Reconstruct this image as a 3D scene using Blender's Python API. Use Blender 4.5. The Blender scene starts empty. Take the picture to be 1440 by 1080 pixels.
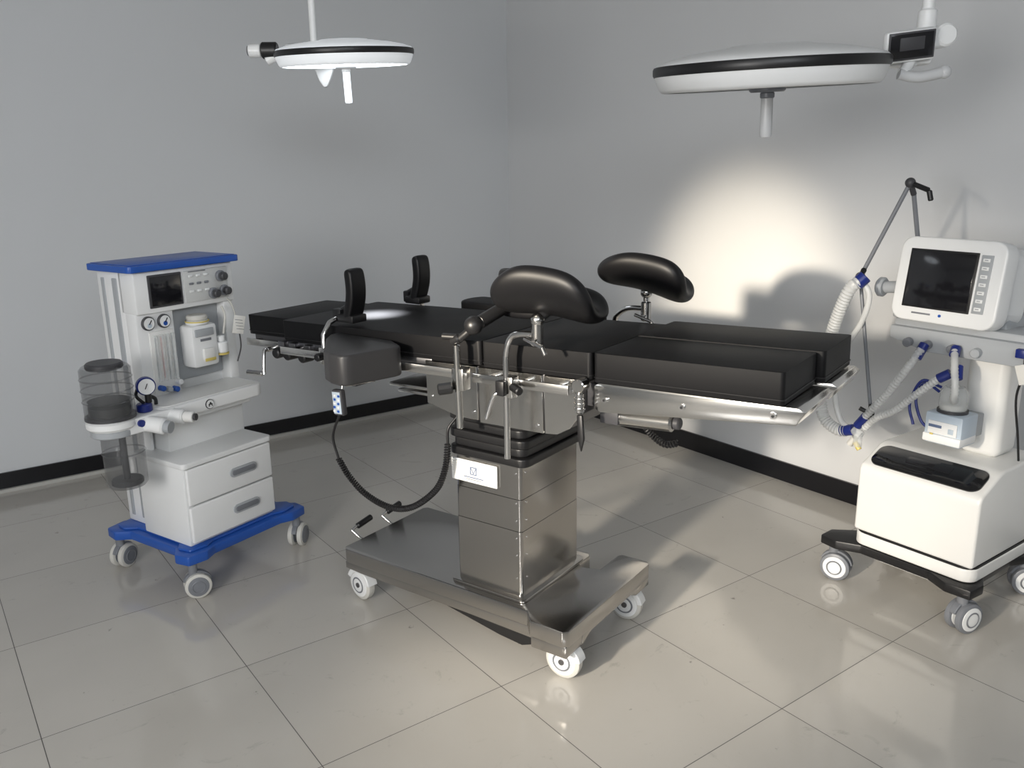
import bpy, bmesh, math, random
from mathutils import Vector, Matrix
random.seed(4)
D=math.radians
COL=bpy.context.scene.collection
# ------------------------------------------------------------ materials
def mat(name,col,rough=.5,metal=0,bump=0,bscale=200,var=0,vscale=6,coat=0,alpha=1,trans=0,emit=None,es=0,stretch=None,spec=None):
    m=bpy.data.materials.new(name);m.use_nodes=True
    nt=m.node_tree;b=nt.nodes['Principled BSDF']
    b.inputs['Base Color'].default_value=(*col,1)
    b.inputs['Roughness'].default_value=rough
    b.inputs['Metallic'].default_value=metal
    if spec is not None:b.inputs['Specular IOR Level'].default_value=spec
    if coat:b.inputs['Coat Weight'].default_value=coat;b.inputs['Coat Roughness'].default_value=.08
    b.inputs['Alpha'].default_value=alpha
    b.inputs['Transmission Weight'].default_value=trans
    if emit:
        b.inputs['Emission Color'].default_value=(*emit,1);b.inputs['Emission Strength'].default_value=es
    tc=nt.nodes.new('ShaderNodeTexCoord')
    mp=nt.nodes.new('ShaderNodeMapping');nt.links.new(tc.outputs['Object'],mp.inputs[0])
    if stretch:mp.inputs['Scale'].default_value=stretch
    n=nt.nodes.new('ShaderNodeTexNoise');n.inputs['Scale'].default_value=vscale;n.inputs['Detail'].default_value=4
    nt.links.new(mp.outputs[0],n.inputs['Vector'])
    v=max(var,.03)
    mx=nt.nodes.new('ShaderNodeMix');mx.data_type='RGBA'
    mx.inputs[6].default_value=(*[c*(1-v) for c in col],1);mx.inputs[7].default_value=(*[min(1,c*(1+v)) for c in col],1)
    nt.links.new(n.outputs[0],mx.inputs[0]);nt.links.new(mx.outputs[2],b.inputs['Base Color'])
    if metal or var:
        mr=nt.nodes.new('ShaderNodeMapRange');mr.inputs[3].default_value=max(.02,rough-.03);mr.inputs[4].default_value=rough+.04
        nt.links.new(n.outputs[0],mr.inputs[0]);nt.links.new(mr.outputs[0],b.inputs['Roughness'])
    if bump:
        n2=nt.nodes.new('ShaderNodeTexNoise');n2.inputs['Scale'].default_value=bscale;n2.inputs['Detail'].default_value=3
        nt.links.new(mp.outputs[0],n2.inputs['Vector'])
        bp=nt.nodes.new('ShaderNodeBump');bp.inputs['Strength'].default_value=bump;bp.inputs['Distance'].default_value=.01
        nt.links.new(n2.outputs[0],bp.inputs['Height']);nt.links.new(bp.outputs[0],b.inputs['Normal'])
    return m
STEEL=mat('brushed_steel',(.48,.465,.445),.19,1,var=.02,vscale=3)
STEELP=mat('polished_steel',(.64,.63,.61),.19,1,var=.04)
CHROME=mat('chrome',(.76,.75,.74),.14,1)
GREYM=mat('grey_metal',(.22,.22,.23),.4,1)
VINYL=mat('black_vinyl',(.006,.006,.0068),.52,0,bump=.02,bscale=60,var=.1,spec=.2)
VINYLG=mat('highlit_black_vinyl',(.030,.030,.032),.42,0,bump=.02,bscale=60,var=.1,spec=.4)  # black vinyl lightened overall: the arm board's front highlight put into the colour
PUBLK=mat('black_foam_pad',(.006,.006,.007),.42,0,spec=.3)
BLK=mat('black_plastic',(.009,.009,.010),.4)
BLKG=mat('black_gloss',(.005,.005,.006),.08,coat=.5)
SCR=mat('dark_screen',(.010,.010,.012),.12,coat=.3)
WHT=mat('white_plastic',(.80,.81,.81),.35,var=.02)
WHT2=mat('warm_white_plastic',(.77,.77,.75),.35,var=.03)
LGR=mat('light_grey_plastic',(.38,.40,.42),.4)
MGR=mat('mid_grey_plastic',(.19,.20,.22),.4)
DGR=mat('dark_grey_plastic',(.05,.05,.055),.45)
BLUE=mat('blue_plastic',(.018,.090,.40),.35)
BLUED=mat('dark_blue_connector',(.010,.022,.17),.35)
LBLUE=mat('pale_blue_plastic',(.50,.58,.66),.4)
YEL=mat('yellow_plastic',(.62,.50,.14),.4)
RED=mat('red_mark',(.6,.08,.05),.5)
PAPER=mat('paper',(.75,.74,.70),.7)
CREAM=mat('cream_rubber',(.60,.59,.55),.5)
CLEAR=mat('smoked_clear_plastic',(.13,.135,.14),.08,alpha=.42,coat=.4)
CLEAR2=mat('clear_plastic',(.75,.78,.78),.08,alpha=.35,coat=.4)
HOSE=mat('corrugated_hose_plastic',(.74,.75,.74),.3,alpha=.68)
LENS=mat('lamp_lens',(.50,.52,.54),.25)
LENSON=mat('lit_lamp_lens',(.8,.82,.85),.3,emit=(.88,.94,1),es=2.5)
GLOWW=mat('translucent_lamp_shell',(.85,.87,.88),.3,emit=(.9,.95,1),es=.28)
HANDON=mat('lit_handle',(.85,.87,.9),.3,emit=(.85,.93,1),es=.8)
HANDG=mat('handle_grey_white',(.55,.56,.57),.35)
MARK=mat('emblem_blue_grey',(.10,.14,.24),.5)

def wallmat(name,col):
    return mat(name,col,.5,bump=.015,bscale=45,var=.02,vscale=1.3,spec=.3)
WALL=wallmat('painted_wall',(.65,.67,.69))
WALLR=wallmat('painted_wall_side',(.66,.67,.68))
CEIL=wallmat('ceiling_paint',(.5,.51,.52))
SKIRT=mat('black_skirting_tile',(.006,.006,.008),.25)
STRIP=mat('cream_strip',(.50,.50,.47),.4)

def floormat():
    m=bpy.data.materials.new('floor_tiles');m.use_nodes=True
    nt=m.node_tree;N=nt.nodes;L=nt.links;b=N['Principled BSDF']
    tc=N.new('ShaderNodeTexCoord');sp=N.new('ShaderNodeSeparateXYZ');L.new(tc.outputs['Object'],sp.inputs[0])
    def M(op,a,bb=None,c=None):
        n=N.new('ShaderNodeMath');n.operation=op
        for i,k in enumerate((a,bb,c)):
            if k is None:continue
            if isinstance(k,(int,float)):n.inputs[i].default_value=k
            else:L.new(k,n.inputs[i])
        return n.outputs[0]
    def ax(o,off):
        s=M('DIVIDE',M('SUBTRACT',o,off),.6)
        f=M('FRACT',s);fl=M('FLOOR',s)
        dd=M('MULTIPLY',M('MINIMUM',f,M('SUBTRACT',1,f)),.6)
        return dd,fl
    dx,ix=ax(sp.outputs[0],1.33);dy,iy=ax(sp.outputs[1],1.912)
    dm=M('MINIMUM',dx,dy)
    mr=N.new('ShaderNodeMapRange');mr.inputs[1].default_value=.0006;mr.inputs[2].default_value=.0018;L.new(dm,mr.inputs[0])
    cb=N.new('ShaderNodeCombineXYZ');L.new(ix,cb.inputs[0]);L.new(iy,cb.inputs[1])
    wn=N.new('ShaderNodeTexWhiteNoise');L.new(cb.outputs[0],wn.inputs[0])
    n=N.new('ShaderNodeTexNoise');n.inputs['Scale'].default_value=2.2;n.inputs['Detail'].default_value=5;L.new(tc.outputs['Object'],n.inputs['Vector'])
    n2=N.new('ShaderNodeTexNoise');n2.inputs['Scale'].default_value=16;n2.inputs['Detail'].default_value=5;n2.inputs['Roughness'].default_value=.65;L.new(tc.outputs['Object'],n2.inputs['Vector'])
    n3=N.new('ShaderNodeTexNoise');n3.inputs['Scale'].default_value=6;n3.inputs['Detail'].default_value=8;n3.inputs['Roughness'].default_value=.75;n3.inputs['Distortion'].default_value=1.5;L.new(tc.outputs['Object'],n3.inputs['Vector'])
    k=M('ADD',M('MULTIPLY',wn.outputs[0],.08),M('ADD',M('MULTIPLY',n.outputs[0],.16),.82))
    sc=N.new('ShaderNodeMapRange');sc.inputs[1].default_value=.68;sc.inputs[2].default_value=.74;sc.inputs[3].default_value=1;sc.inputs[4].default_value=.5;L.new(n2.outputs[0],sc.inputs[0])
    s3=N.new('ShaderNodeMapRange');s3.inputs[1].default_value=.60;s3.inputs[2].default_value=.72;s3.inputs[3].default_value=1;s3.inputs[4].default_value=.78;L.new(n3.outputs[0],s3.inputs[0])
    k=M('MULTIPLY',M('MULTIPLY',k,sc.outputs[0]),s3.outputs[0])
    base=N.new('ShaderNodeMix');base.data_type='RGBA';base.blend_type='MULTIPLY';base.inputs[0].default_value=1
    base.inputs[6].default_value=(.555,.530,.485,1)
    cc=N.new('ShaderNodeCombineColor');[L.new(k,cc.inputs[i]) for i in range(3)];L.new(cc.outputs[0],base.inputs[7])
    mx=N.new('ShaderNodeMix');mx.data_type='RGBA';mx.inputs[6].default_value=(.05,.047,.044,1)
    L.new(mr.outputs[0],mx.inputs[0]);L.new(base.outputs[2],mx.inputs[7]);L.new(mx.outputs[2],b.inputs['Base Color'])
    rr=N.new('ShaderNodeMapRange');rr.inputs[3].default_value=.05;rr.inputs[4].default_value=.16;L.new(n.outputs[0],rr.inputs[0])
    gr=N.new('ShaderNodeMix');gr.data_type='FLOAT';gr.inputs[2].default_value=.8;L.new(mr.outputs[0],gr.inputs[0]);L.new(rr.outputs[0],gr.inputs[3]);L.new(gr.outputs[0],b.inputs['Roughness'])
    b.inputs['Specular IOR Level'].default_value=.65
    return m
FLOOR=floormat()

# ------------------------------------------------------------ mesh builder
def R3(rot): 
    return (Matrix.Rotation(D(rot[2]),4,'Z')@Matrix.Rotation(D(rot[1]),4,'Y')@Matrix.Rotation(D(rot[0]),4,'X'))
class PB:
    def __init__(s): s.bm=bmesh.new();s.mats=[]
    def _add(s,bm,m,M=None):
        if M is not None: bmesh.ops.transform(bm,matrix=M,verts=bm.verts)
        if m not in s.mats:s.mats.append(m)
        i=s.mats.index(m)
        for f in bm.faces:f.material_index=i;f.smooth=True
        me=bpy.data.meshes.new('t');bm.to_mesh(me);bm.free();s.bm.from_mesh(me);bpy.data.meshes.remove(me)
        return s
    def box(s,c,sz,m,bev=.004,seg=2,rot=(0,0,0)):
        bm=bmesh.new();bmesh.ops.create_cube(bm,size=1)
        bmesh.ops.scale(bm,vec=sz,verts=bm.verts)
        bev=min(bev,min(sz)*.49)
        if bev>0:bmesh.ops.bevel(bm,geom=bm.edges[:],offset=bev,segments=seg,profile=.5,affect='EDGES')
        return s._add(bm,m,Matrix.Translation(c)@R3(rot))
    def bx(s,x0,x1,y0,y1,z0,z1,m,bev=.004,seg=2):
        return s.box(((x0+x1)/2,(y0+y1)/2,(z0+z1)/2),(abs(x1-x0),abs(y1-y0),abs(z1-z0)),m,bev,seg)
    def cyl(s,p0,p1,r,m,r2=None,seg=28,bev=.0):
        p0=Vector(p0);p1=Vector(p1);d=p1-p0;h=d.length
        r2=r if r2 is None else r2
        b=min(bev,h*.45,min(r,r2)*.6) if bev else 0
        prof=[(0,0),(r-b,0)]+([(r,b)] if b else [])+([(r2,h-b)] if b else [(r2,h)])+([(r2-b,h)] if b else [])+[(0,h)]
        return s.lathe(prof,p0,m,d,seg)
    def lathe(s,prof,p0,m,axis=(0,0,1),seg=40):
        bm=bmesh.new();rings=[]
        for (r,z) in prof:
            if r<1e-6: rings.append([bm.verts.new((0,0,z))])
            else: rings.append([bm.verts.new((r*math.cos(2*math.pi*i/seg),r*math.sin(2*math.pi*i/seg),z)) for i in range(seg)])
        for a,b in zip(rings[:-1],rings[1:]):
            if len(a)==1 and len(b)==1:continue
            for i in range(seg):
                j=(i+1)%seg
                if len(a)==1: bm.faces.new((a[0],b[j],b[i]))
                elif len(b)==1: bm.faces.new((a[i],a[j],b[0]))
                else: bm.faces.new((a[i],a[j],b[j],b[i]))
        q=Vector((0,0,1)).rotation_difference(Vector(axis).normalized()).to_matrix().to_4x4()
        bmesh.ops.recalc_face_normals(bm,faces=bm.faces)
        return s._add(bm,m,Matrix.Translation(p0)@q)
    def prism(s,poly,a,b,m,plane='xy',bev=.004,seg=2,M=None):
        bm=bmesh.new()
        def P(u,v,w):
            return {'xy':(u,v,w),'xz':(u,w,v),'yz':(w,u,v)}[plane]
        lo=[bm.verts.new(P(u,v,a)) for u,v in poly];hi=[bm.verts.new(P(u,v,b)) for u,v in poly]
        n=len(poly);bm.faces.new(lo);bm.faces.new(hi[::-1])
        for i in range(n):
            j=(i+1)%n;bm.faces.new((lo[i],lo[j],hi[j],hi[i]))
        bmesh.ops.recalc_face_normals(bm,faces=bm.faces)
        if bev>0:bmesh.ops.bevel(bm,geom=bm.edges[:],offset=bev,segments=seg,profile=.5,affect='EDGES',clamp_overlap=True)
        return s._add(bm,m,M)
    def tube(s,pts,r,m,seg=10,sub=8,smooth=True,caps=True,step=None):
        pts=[Vector(p) for p in pts]
        if smooth and len(pts)>2:
            q=[]
            P=[pts[0]*2-pts[1]]+pts+[pts[-1]*2-pts[-2]]
            for i in range(1,len(P)-2):
                for k in range(sub):
                    t=k/sub;a,b,c,d=P[i-1],P[i],P[i+1],P[i+2]
                    q.append(.5*((2*b)+(c-a)*t+(2*a-5*b+4*c-d)*t*t+(3*b-a-3*c+d)*t**3))
            q.append(pts[-1]);pts=q
        if step:
            L=[0]
            for a,b in zip(pts[:-1],pts[1:]):L.append(L[-1]+(b-a).length)
            n=max(2,int(L[-1]/step));q=[];j=0
            for i in range(n+1):
                t=L[-1]*i/n
                while j<len(L)-2 and L[j+1]<t:j+=1
                f=(t-L[j])/max(1e-9,L[j+1]-L[j]);q.append(pts[j].lerp(pts[j+1],f))
            pts=q
        bm=bmesh.new();prev=None;rings=[];acc=0
        T0=(pts[1]-pts[0]).normalized();n=T0.orthogonal().normalized()
        for i,p in enumerate(pts):
            T=(pts[min(i+1,len(pts)-1)]-pts[max(i-1,0)]).normalized()
            n=(n-T*n.dot(T)).normalized();b=T.cross(n)
            if i:acc+=(p-pts[i-1]).length
            rr=r(i,acc) if callable(r) else r
            rings.append([bm.verts.new(p+(n*math.cos(2*math.pi*k/seg)+b*math.sin(2*math.pi*k/seg))*rr) for k in range(seg)])
        for a,b in zip(rings[:-1],rings[1:]):
            for k in range(seg):
                j=(k+1)%seg;bm.faces.new((a[k],a[j],b[j],b[k]))
        if caps:bm.faces.new(rings[0][::-1]);bm.faces.new(rings[-1])
        bmesh.ops.recalc_face_normals(bm,faces=bm.faces)
        return s._add(bm,m)
    def hose(s,pts,r,m,pitch=.012):
        return s.tube(pts,lambda i,a:r*(1.0 if i%2 else .84),m,seg=14,step=pitch/2,caps=True)
    def coil(s,pts,R,wr,m,pitch=.008):
        tmp=[Vector(p) for p in pts];P=[tmp[0]*2-tmp[1]]+tmp+[tmp[-1]*2-tmp[-2]];q=[]
        for i in range(1,len(P)-2):
            for k in range(24):
                t=k/24;a,b,c,d=P[i-1],P[i],P[i+1],P[i+2]
                q.append(.5*((2*b)+(c-a)*t+(2*a-5*b+4*c-d)*t*t+(3*b-a-3*c+d)*t**3))
        q.append(tmp[-1]);L=[0]
        for a,b in zip(q[:-1],q[1:]):L.append(L[-1]+(b-a).length)
        n=int(L[-1]/pitch*8);h=[];j=0;nn=(q[1]-q[0]).orthogonal().normalized()
        for i in range(n+1):
            t=L[-1]*i/n
            while j<len(L)-2 and L[j+1]<t:j+=1
            f=(t-L[j])/max(1e-9,L[j+1]-L[j]);p=q[j].lerp(q[j+1],f);T=(q[j+1]-q[j]).normalized()
            nn=(nn-T*nn.dot(T)).normalized();bb=T.cross(nn);a=2*math.pi*t/pitch
            h.append(p+(nn*math.cos(a)+bb*math.sin(a))*R)
        return s.tube(h,wr,m,seg=5,smooth=False)
    def ball(s,c,r,m,sc=(1,1,1)):
        bm=bmesh.new();bmesh.ops.create_uvsphere(bm,u_segments=20,v_segments=12,radius=r)
        bmesh.ops.scale(bm,vec=sc,verts=bm.verts)
        return s._add(bm,m,Matrix.Translation(c))
    def shell(s,fn,th,m,nu=28,nv=20,M=None,sq=.32,pw=6):
        bm=bmesh.new();top={};bot={}
        def nrm(u,v):
            e=1e-3;du=Vector(fn(u+e,v))-Vector(fn(u-e,v));dv=Vector(fn(u,v+e))-Vector(fn(u,v-e));return du.cross(dv).normalized()
        for i in range(nu+1):
            for j in range(nv+1):
                a=-math.cos(math.pi*i/nu);b=-math.cos(math.pi*j/nv)
                u=a*math.sqrt(max(0,1-sq*b**4));v=b*math.sqrt(max(0,1-sq*a**4))
                k=max(0,(1-abs(a)**pw)*(1-abs(b)**pw))**.5
                n=nrm(u,v);p=Vector(fn(u,v));edge=i in(0,nu) or j in(0,nv)
                top[i,j]=bm.verts.new(p+n*th/2*k)
                bot[i,j]=top[i,j] if edge else bm.verts.new(p-n*th/2*k)
        for i in range(nu):
            for j in range(nv):
                bm.faces.new((top[i,j],top[i+1,j],top[i+1,j+1],top[i,j+1]))
                bm.faces.new((bot[i,j],bot[i,j+1],bot[i+1,j+1],bot[i+1,j]))
        bmesh.ops.recalc_face_normals(bm,faces=bm.faces)
        return s._add(bm,m,M)
    def done(s,name,parent=None,M=None,label=None,angle=38,center=True):
        me=bpy.data.meshes.new(name);s.bm.to_mesh(me);s.bm.free()
        for m in s.mats:me.materials.append(m)
        ob=bpy.data.objects.new(name,me);COL.objects.link(ob)
        try:me.set_sharp_from_angle(angle=D(angle))
        except Exception:pass
        if parent:ob.parent=parent
        Mx=M if M is not None else Matrix.Identity(4)
        if center and len(me.vertices):
            lo=Vector([min(v.co[i] for v in me.vertices) for i in range(3)]);hi=Vector([max(v.co[i] for v in me.vertices) for i in range(3)])
            c=(lo+hi)/2
            me.transform(Matrix.Translation(-c));Mx=Mx@Matrix.Translation(c)
        ob.matrix_basis=Mx
        if label:ob['label']=label
        return ob
def sub(pb,name,part,root,M=None,label=None):
    Mx=M if M is not None else Matrix.Identity(4)
    ob=pb.done(name,None,Mx)
    ob.parent=part
    ob.matrix_parent_inverse=Matrix.Identity(4)
    ob.matrix_basis=part.matrix_basis.inverted()@ob.matrix_basis
    if label:ob['label']=label
    return ob
def root(name,loc,rz,label,cat):
    e=bpy.data.objects.new(name,None);COL.objects.link(e);e.empty_display_size=.1
    e.location=loc;e.rotation_euler=(0,0,D(rz));e['label']=label;e['category']=cat
    return e
def rrect(x0,x1,y0,y1,r,n=5):
    p=[]
    for cx,cy,a0 in((x1-r,y1-r,0),(x0+r,y1-r,90),(x0+r,y0+r,180),(x1-r,y0+r,270)):
        for i in range(n+1):
            a=D(a0+90*i/n);p.append((cx+r*math.cos(a),cy+r*math.sin(a)))
    return p
def caster(rt,x,y,dia,yaw,tyre,hub,house,top,twin=False,w=.03,off=.02):
    M=Matrix.Translation((x,y,0))@Matrix.Rotation(D(yaw),4,'Z')
    r=dia/2
    p=PB()
    p.cyl((0,0,dia*.86),(0,0,top),r*.34,house,bev=.002)
    fw=w*(1.0 if not twin else .5)
    prof=[]
    for i in range(13):
        a=D(10+150*i/12);prof.append((off+(r*1.1)*math.cos(a),r+(r*1.1)*math.sin(a)))
    inner=[(off+(r*.80)*math.cos(D(10+150*i/12)),r+(r*.80)*math.sin(D(10+150*i/12))) for i in range(13)][::-1]
    p.prism(prof+inner,-fw*.62,fw*.62,house,'xz',.002,1)
    p.cyl((off,-w*.7,r),(off,w*.7,r),r*.16,GREYM)
    c=p.done('caster',rt,M)
    q=PB()
    segs=[(-w*.5,w*.5)] if not twin else [(-w*.95,-w*.25),(w*.25,w*.95)]
    for a,b in segs:
        q.lathe([(r*.5,0),(r*.86,0),(r*.97,(b-a)*.15),(r,(b-a)*.5),(r*.97,(b-a)*.85),(r*.86,(b-a)),(r*.5,(b-a))],(off,a,r),tyre,(0,1,0),36)
        q.lathe([(0,-.003),(r*.55,-.004),(r*.76,-.0015),(r*.80,.004)],(off,a,r),hub,(0,1,0),36)
        q.lathe([(0,.003),(r*.55,.004),(r*.76,.0015),(r*.80,-.004)],(off,b,r),hub,(0,1,0),36)
        q.lathe([(r*.42,-.0055),(r*.47,-.0065),(r*.52,-.0045)],(off,a,r),MGR,(0,1,0),36)
        q.lathe([(r*.42,.0055),(r*.47,.0065),(r*.52,.0045)],(off,b,r),MGR,(0,1,0),36)
    sub(q,'wheel',c,rt,M)
    return c

# ------------------------------------------------------------ room
def struct(name,x0,x1,y0,y1,z0,z1,m):
    ob=PB().bx(x0,x1,y0,y1,z0,z1,m,0).done(name);ob['kind']='structure';return ob
XR,YB,XL,YF,ZC=3.5,4.82,-2.6,-3.0,2.95
f=PB().bx(XL,XR,YF,YB,-.1,0,FLOOR,0).done('floor',center=False);f['kind']='structure'
struct('ceiling',XL,XR,YF,YB,ZC,ZC+.1,CEIL)
struct('wall_back',XL-.1,XR+.1,YB,YB+.1,-.1,ZC+.1,WALL)
struct('wall_right',XR,XR+.1,YF,YB,-.1,ZC+.1,WALLR)
struct('wall_left',XL-.1,XL,YF,YB,-.1,ZC+.1,WALL)
struct('wall_front',XL-.1,XR+.1,YF-.1,YF,-.1,ZC+.1,WALL)
struct('baseboard_back',XL,XR,YB-.012,YB,.0,.10,SKIRT)
struct('baseboard_right',XR-.012,XR,YF,YB-.012,.0,.10,SKIRT)
struct('trim_1',XL,XR-.012,YB-.030,YB-.012,0,.018,STRIP)

# ------------------------------------------------------------ operating table
T=root('operating_table',(1.584,2.347,0),-71.5,'black-padded stainless steel operating table on a wheeled base','operating table')
b=PB()
out=[(-.49,-.235),(-.475,-.25),(.345,-.25),(.385,-.295),(.505,-.295),(.52,-.28),(.52,.26),(.505,.275),(.405,.275),(.395,.26),(.395,.13),(.33,.11),(.31,.13),(.31,.205),(.295,.22),(-.475,.22),(-.49,.205)]
b.prism(out,.150,.205,STEEL,'xy',.004,2)
b.prism([(-.482,.152),(-.482,.125),(-.40,.120),(.10,.118),(.36,.112),(.40,.112),(.40,.152)],-.247,-.237,STEEL,'xz',.002)
b.prism([(.385,.152),(.385,.112),(.515,.112),(.515,.152)],-.291,-.19,STEEL,'xz',.004)
b.prism([(.405,.152),(.405,.118),(.515,.118),(.515,.152)],.17,.271,STEEL,'xz',.004)
b.prism([(-.195,.114),(-.19,.152),(.17,.152),(.175,.118),(.13,.140),(-.14,.138)],.505,.516,STEEL,'yz',.002)
b.prism(rrect(.01,.315,-.225,.165,.02),.205,.216,STEEL,'xy',.003)
b.done('base',T,label='brushed stainless steel base')
b=PB();b.prism([(-.28,.152),(.37,.152),(.37,.085),(.31,.062),(.22,.070),(-.05,.115)],-.233,.16,BLK,'xz',.003)
b.done('floor_lock',T,label='black wedge under the steel base')
for x,y,yaw in((.454,-.222,4),(.448,.205,8),(-.444,-.215,-8),(-.444,.19,10)):
    caster(T,x,y,.122,yaw,CREAM,WHT,WHT,.155,w=.034,off=.012)
for y in(-.11,.06):
    p=PB();p.tube([(-.46,y,.17),(-.53,y,.175),(-.575,y-.01,.205)],.006,CHROME)
    p.tube([(-.575,y-.01,.205),(-.578,y+.03,.212),(-.575,y+.085,.215)],.006,CHROME)
    p.cyl((-.576,y+.02,.21),(-.576,y+.10,.222),.012,BLK,bev=.004)
    p.done('brake_pedal',T,label='steel brake lever with black rubber grip')
c=PB()
x0,x1,y0,y1=.03,.295,-.205,.145
for i,(a,bb,e) in enumerate(((.216,.4435,0),(.4445,.5525,.0008),(.5535,.665,.0016))):
    c.prism(rrect(x0+e,x1-e,y0+e,y1-e,.012),a,bb,STEEL,'xy',.0004,1)
c.box((x0+.012,y0-.002,.62),(.008,.004,.008),GREYM,.001)
for zz in(.28,.36,.42,.48,.54,.64):
    c.cyl((x1-.02,y0-.002,zz),(x1-.02,y0+.003,zz),.003,CHROME,seg=12)
    c.cyl((x1+.002,y0+.03,zz),(x1-.003,y0+.03,zz),.003,CHROME,seg=12)
c.done('column',T,label='stainless steel telescopic column')
c=PB()
for i in range(5):
    z=.667+i*.030;g=.014 if i%2==0 else .004
    c.prism(rrect(x0-g-.005,x1+g+.012,y0-g,y1+g,.03),z,z+.028,BLK,'xy',.011,3)
c.done('bellows',T,label='black rubber bellows')
c=PB();c.box((.115,y0-.006,.615),(.185,.006,.075),WHT,.002)
c.box((.115,y0-.0095,.615),(.165,.002,.062),PAPER,.0005)
for sx in(-1,1):
    c.box((.115+sx*.012,y0-.0105,.620),(.003,.002,.026),MARK,.0003);c.box((.115+sx*.005,y0-.0105,.620),(.0025,.002,.020),MARK,.0003,rot=(0,sx*28,0))
    c.box((.115,y0-.0105,.620+sx*.012),(.026,.002,.003),MARK,.0003)
c.box((.115,y0-.0105,.597),(.08,.0015,.003),MARK,.0003)
c.box((.115,y0-.0105,.590),(.06,.0015,.002),MGR,.0003)
c.done('maker_plate',T,label='white maker plate with a small faint emblem')
TT=Matrix.Translation((0,0,1.06))@Matrix.Rotation(D(-1.26),4,'Y')
def pad(name,x0,x1,y0,y1,z0,z1,r=.012,lab=None):
    p=PB();p.prism(rrect(x0,x1,y0,y1,r),z0,z1,VINYL,'xy',.006,3)
    pts=[(x,y,z0+.014) for x,y in rrect(x0-.001,x1+.001,y0-.001,y1+.001,r)];pts.append(pts[0])
    p.tube(pts,.0016,BLK,seg=5,smooth=False,caps=False)
    return p.done(name,T,TT,label=lab)
pad('head_pad',-.985,-.735,-.205,.205,-.076,-.002)
pad('back_pad',-.73,.18,-.25,.25,-.076,0)
pad('seat_pad',.186,.57,-.25,.25,-.080,.0)
pad('leg_pad',.588,1.115,-.270,-.003,-.078,.006)
pad('leg_pad',.580,1.135,.003,.270,-.078,.009)
p=PB()
p.bx(-.97,-.74,-.19,.19,-.10,-.077,DGR)
p.bx(-.73,-.03,-.235,.235,-.10,-.077,GREYM)
p.bx(-.72,-.05,-.15,.15,-.135,-.10,DGR,.006)
p.bx(-.99,-.72,-.06,-.03,-.115,-.10,STEELP);p.bx(-.99,-.72,.03,.06,-.115,-.10,STEELP)
p.prism([(-.05,-.083),(.525,-.083),(.525,-.19),(.49,-.235),(.44,-.258),(.10,-.258),(-.05,-.225)],-.235,.235,GREYM,'xz',.003,2)
for sy in(-1,1):
    a,bb=(sy*.235,sy*.244)
    p.prism([(-.05,-.083),(.158,-.083),(.158,-.255),(.08,-.255),(-.05,-.225)],min(a,bb),max(a,bb),STEELP,'xz',.0015,1)
    p.prism([(.164,-.083),(.40,-.083),(.40,-.262),(.164,-.262)],min(a,bb),max(a,bb),STEELP,'xz',.0015,1)
    p.prism([(.406,-.083),(.525,-.083),(.525,-.19),(.49,-.235),(.45,-.258),(.406,-.262)],min(a,bb),max(a,bb),STEELP,'xz',.0015,1)
    for xx,zz in((-.03,-.20),(.14,-.12),(.19,-.12),(.38,-.12),(.38,-.24),(.19,-.24),(.43,-.12),(.50,-.12),(.14,-.23)):
        p.cyl((xx,sy*.248,zz),(xx,sy*.24,zz),.0055,CHROME,seg=14)
p.bx(-.26,-.04,-.20,.16,-.20,-.188,STEELP,.003);p.bx(-.24,-.04,-.18,.14,-.225,-.214,STEELP,.003)
p.bx(.525,.60,-.2,-.12,-.17,-.10,DGR);p.bx(.525,.60,.12,.2,-.17,-.10,DGR)
p.done('tabletop_frame',T,TT,label='polished steel tabletop frame')
for sy in(-1,1):
    p=PB();y=sy*.262
    p.prism([(.60,-.080),(1.15,-.080),(1.165,-.09),(1.145,-.125),(.60,-.165),(.585,-.155),(.585,-.09)],min(y,y-sy*.24),max(y,y-sy*.24),STEELP,'xz',.003,2)
    for xx,zz in((.62,-.138),(.85,-.128),(1.09,-.118)):
        p.cyl((xx,y+sy*.006,zz+.012),(xx,y,zz+.012),.0085,CHROME,seg=18);p.cyl((xx,y+sy*.008,zz+.012),(xx,y,zz+.012),.004,BLK,seg=6)
    p.done('leg_plate',T,TT,label='slightly tapered polished steel leg plate')
    for a,bb,zr in((-.70,.13,-.10),(.18,.52,-.105)):
        p=PB();yy=sy*.29
        p.bx(a,bb,yy-.004,yy+.004,zr-.014,zr+.014,STEELP,.002)
        k=a+.05
        while k<bb:
            p.cyl((k,sy*.235,zr),(k,yy,zr),.009,STEELP,seg=14);k+=(bb-a-.1)/2
        p.done('side_rail',T,TT,label='stainless steel accessory rail')
    p=PB();yy=sy*.235
    p.bx(-.96,-.75,yy-.004,yy+.004,-.112,-.086,STEELP,.002);p.cyl((-.93,sy*.18,-.1),(-.93,yy,-.1),.008,STEELP,seg=14);p.cyl((-.78,sy*.18,-.1),(-.78,yy,-.1),.008,STEELP,seg=14)
    p.done('side_rail',T,TT,label='short stainless steel accessory rail')
p=PB();p.cyl((.555,-.262,.985),(.555,-.30,.985),.020,STEELP,bev=.003);p.cyl((.555,-.285,.965),(.555,-.285,.905),.013,CHROME,bev=.003)
for i in range(3):p.cyl((.555,-.285,.915+i*.014),(.555,-.285,.921+i*.014),.016,STEELP)
p.prism([(.548,.90),(.566,.90),(.572,.83),(.562,.79),(.552,.83)],-.292,-.280,BLK,'xz',.004)
p.done('joint_lever',T,label='steel joint knob with black lever')
p=PB();p.cyl((.60,-.15,.868),(.78,-.15,.878),.026,STEELP,bev=.006);p.cyl((.78,-.15,.878),(.80,-.15,.879),.018,DGR,bev=.004)
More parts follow.
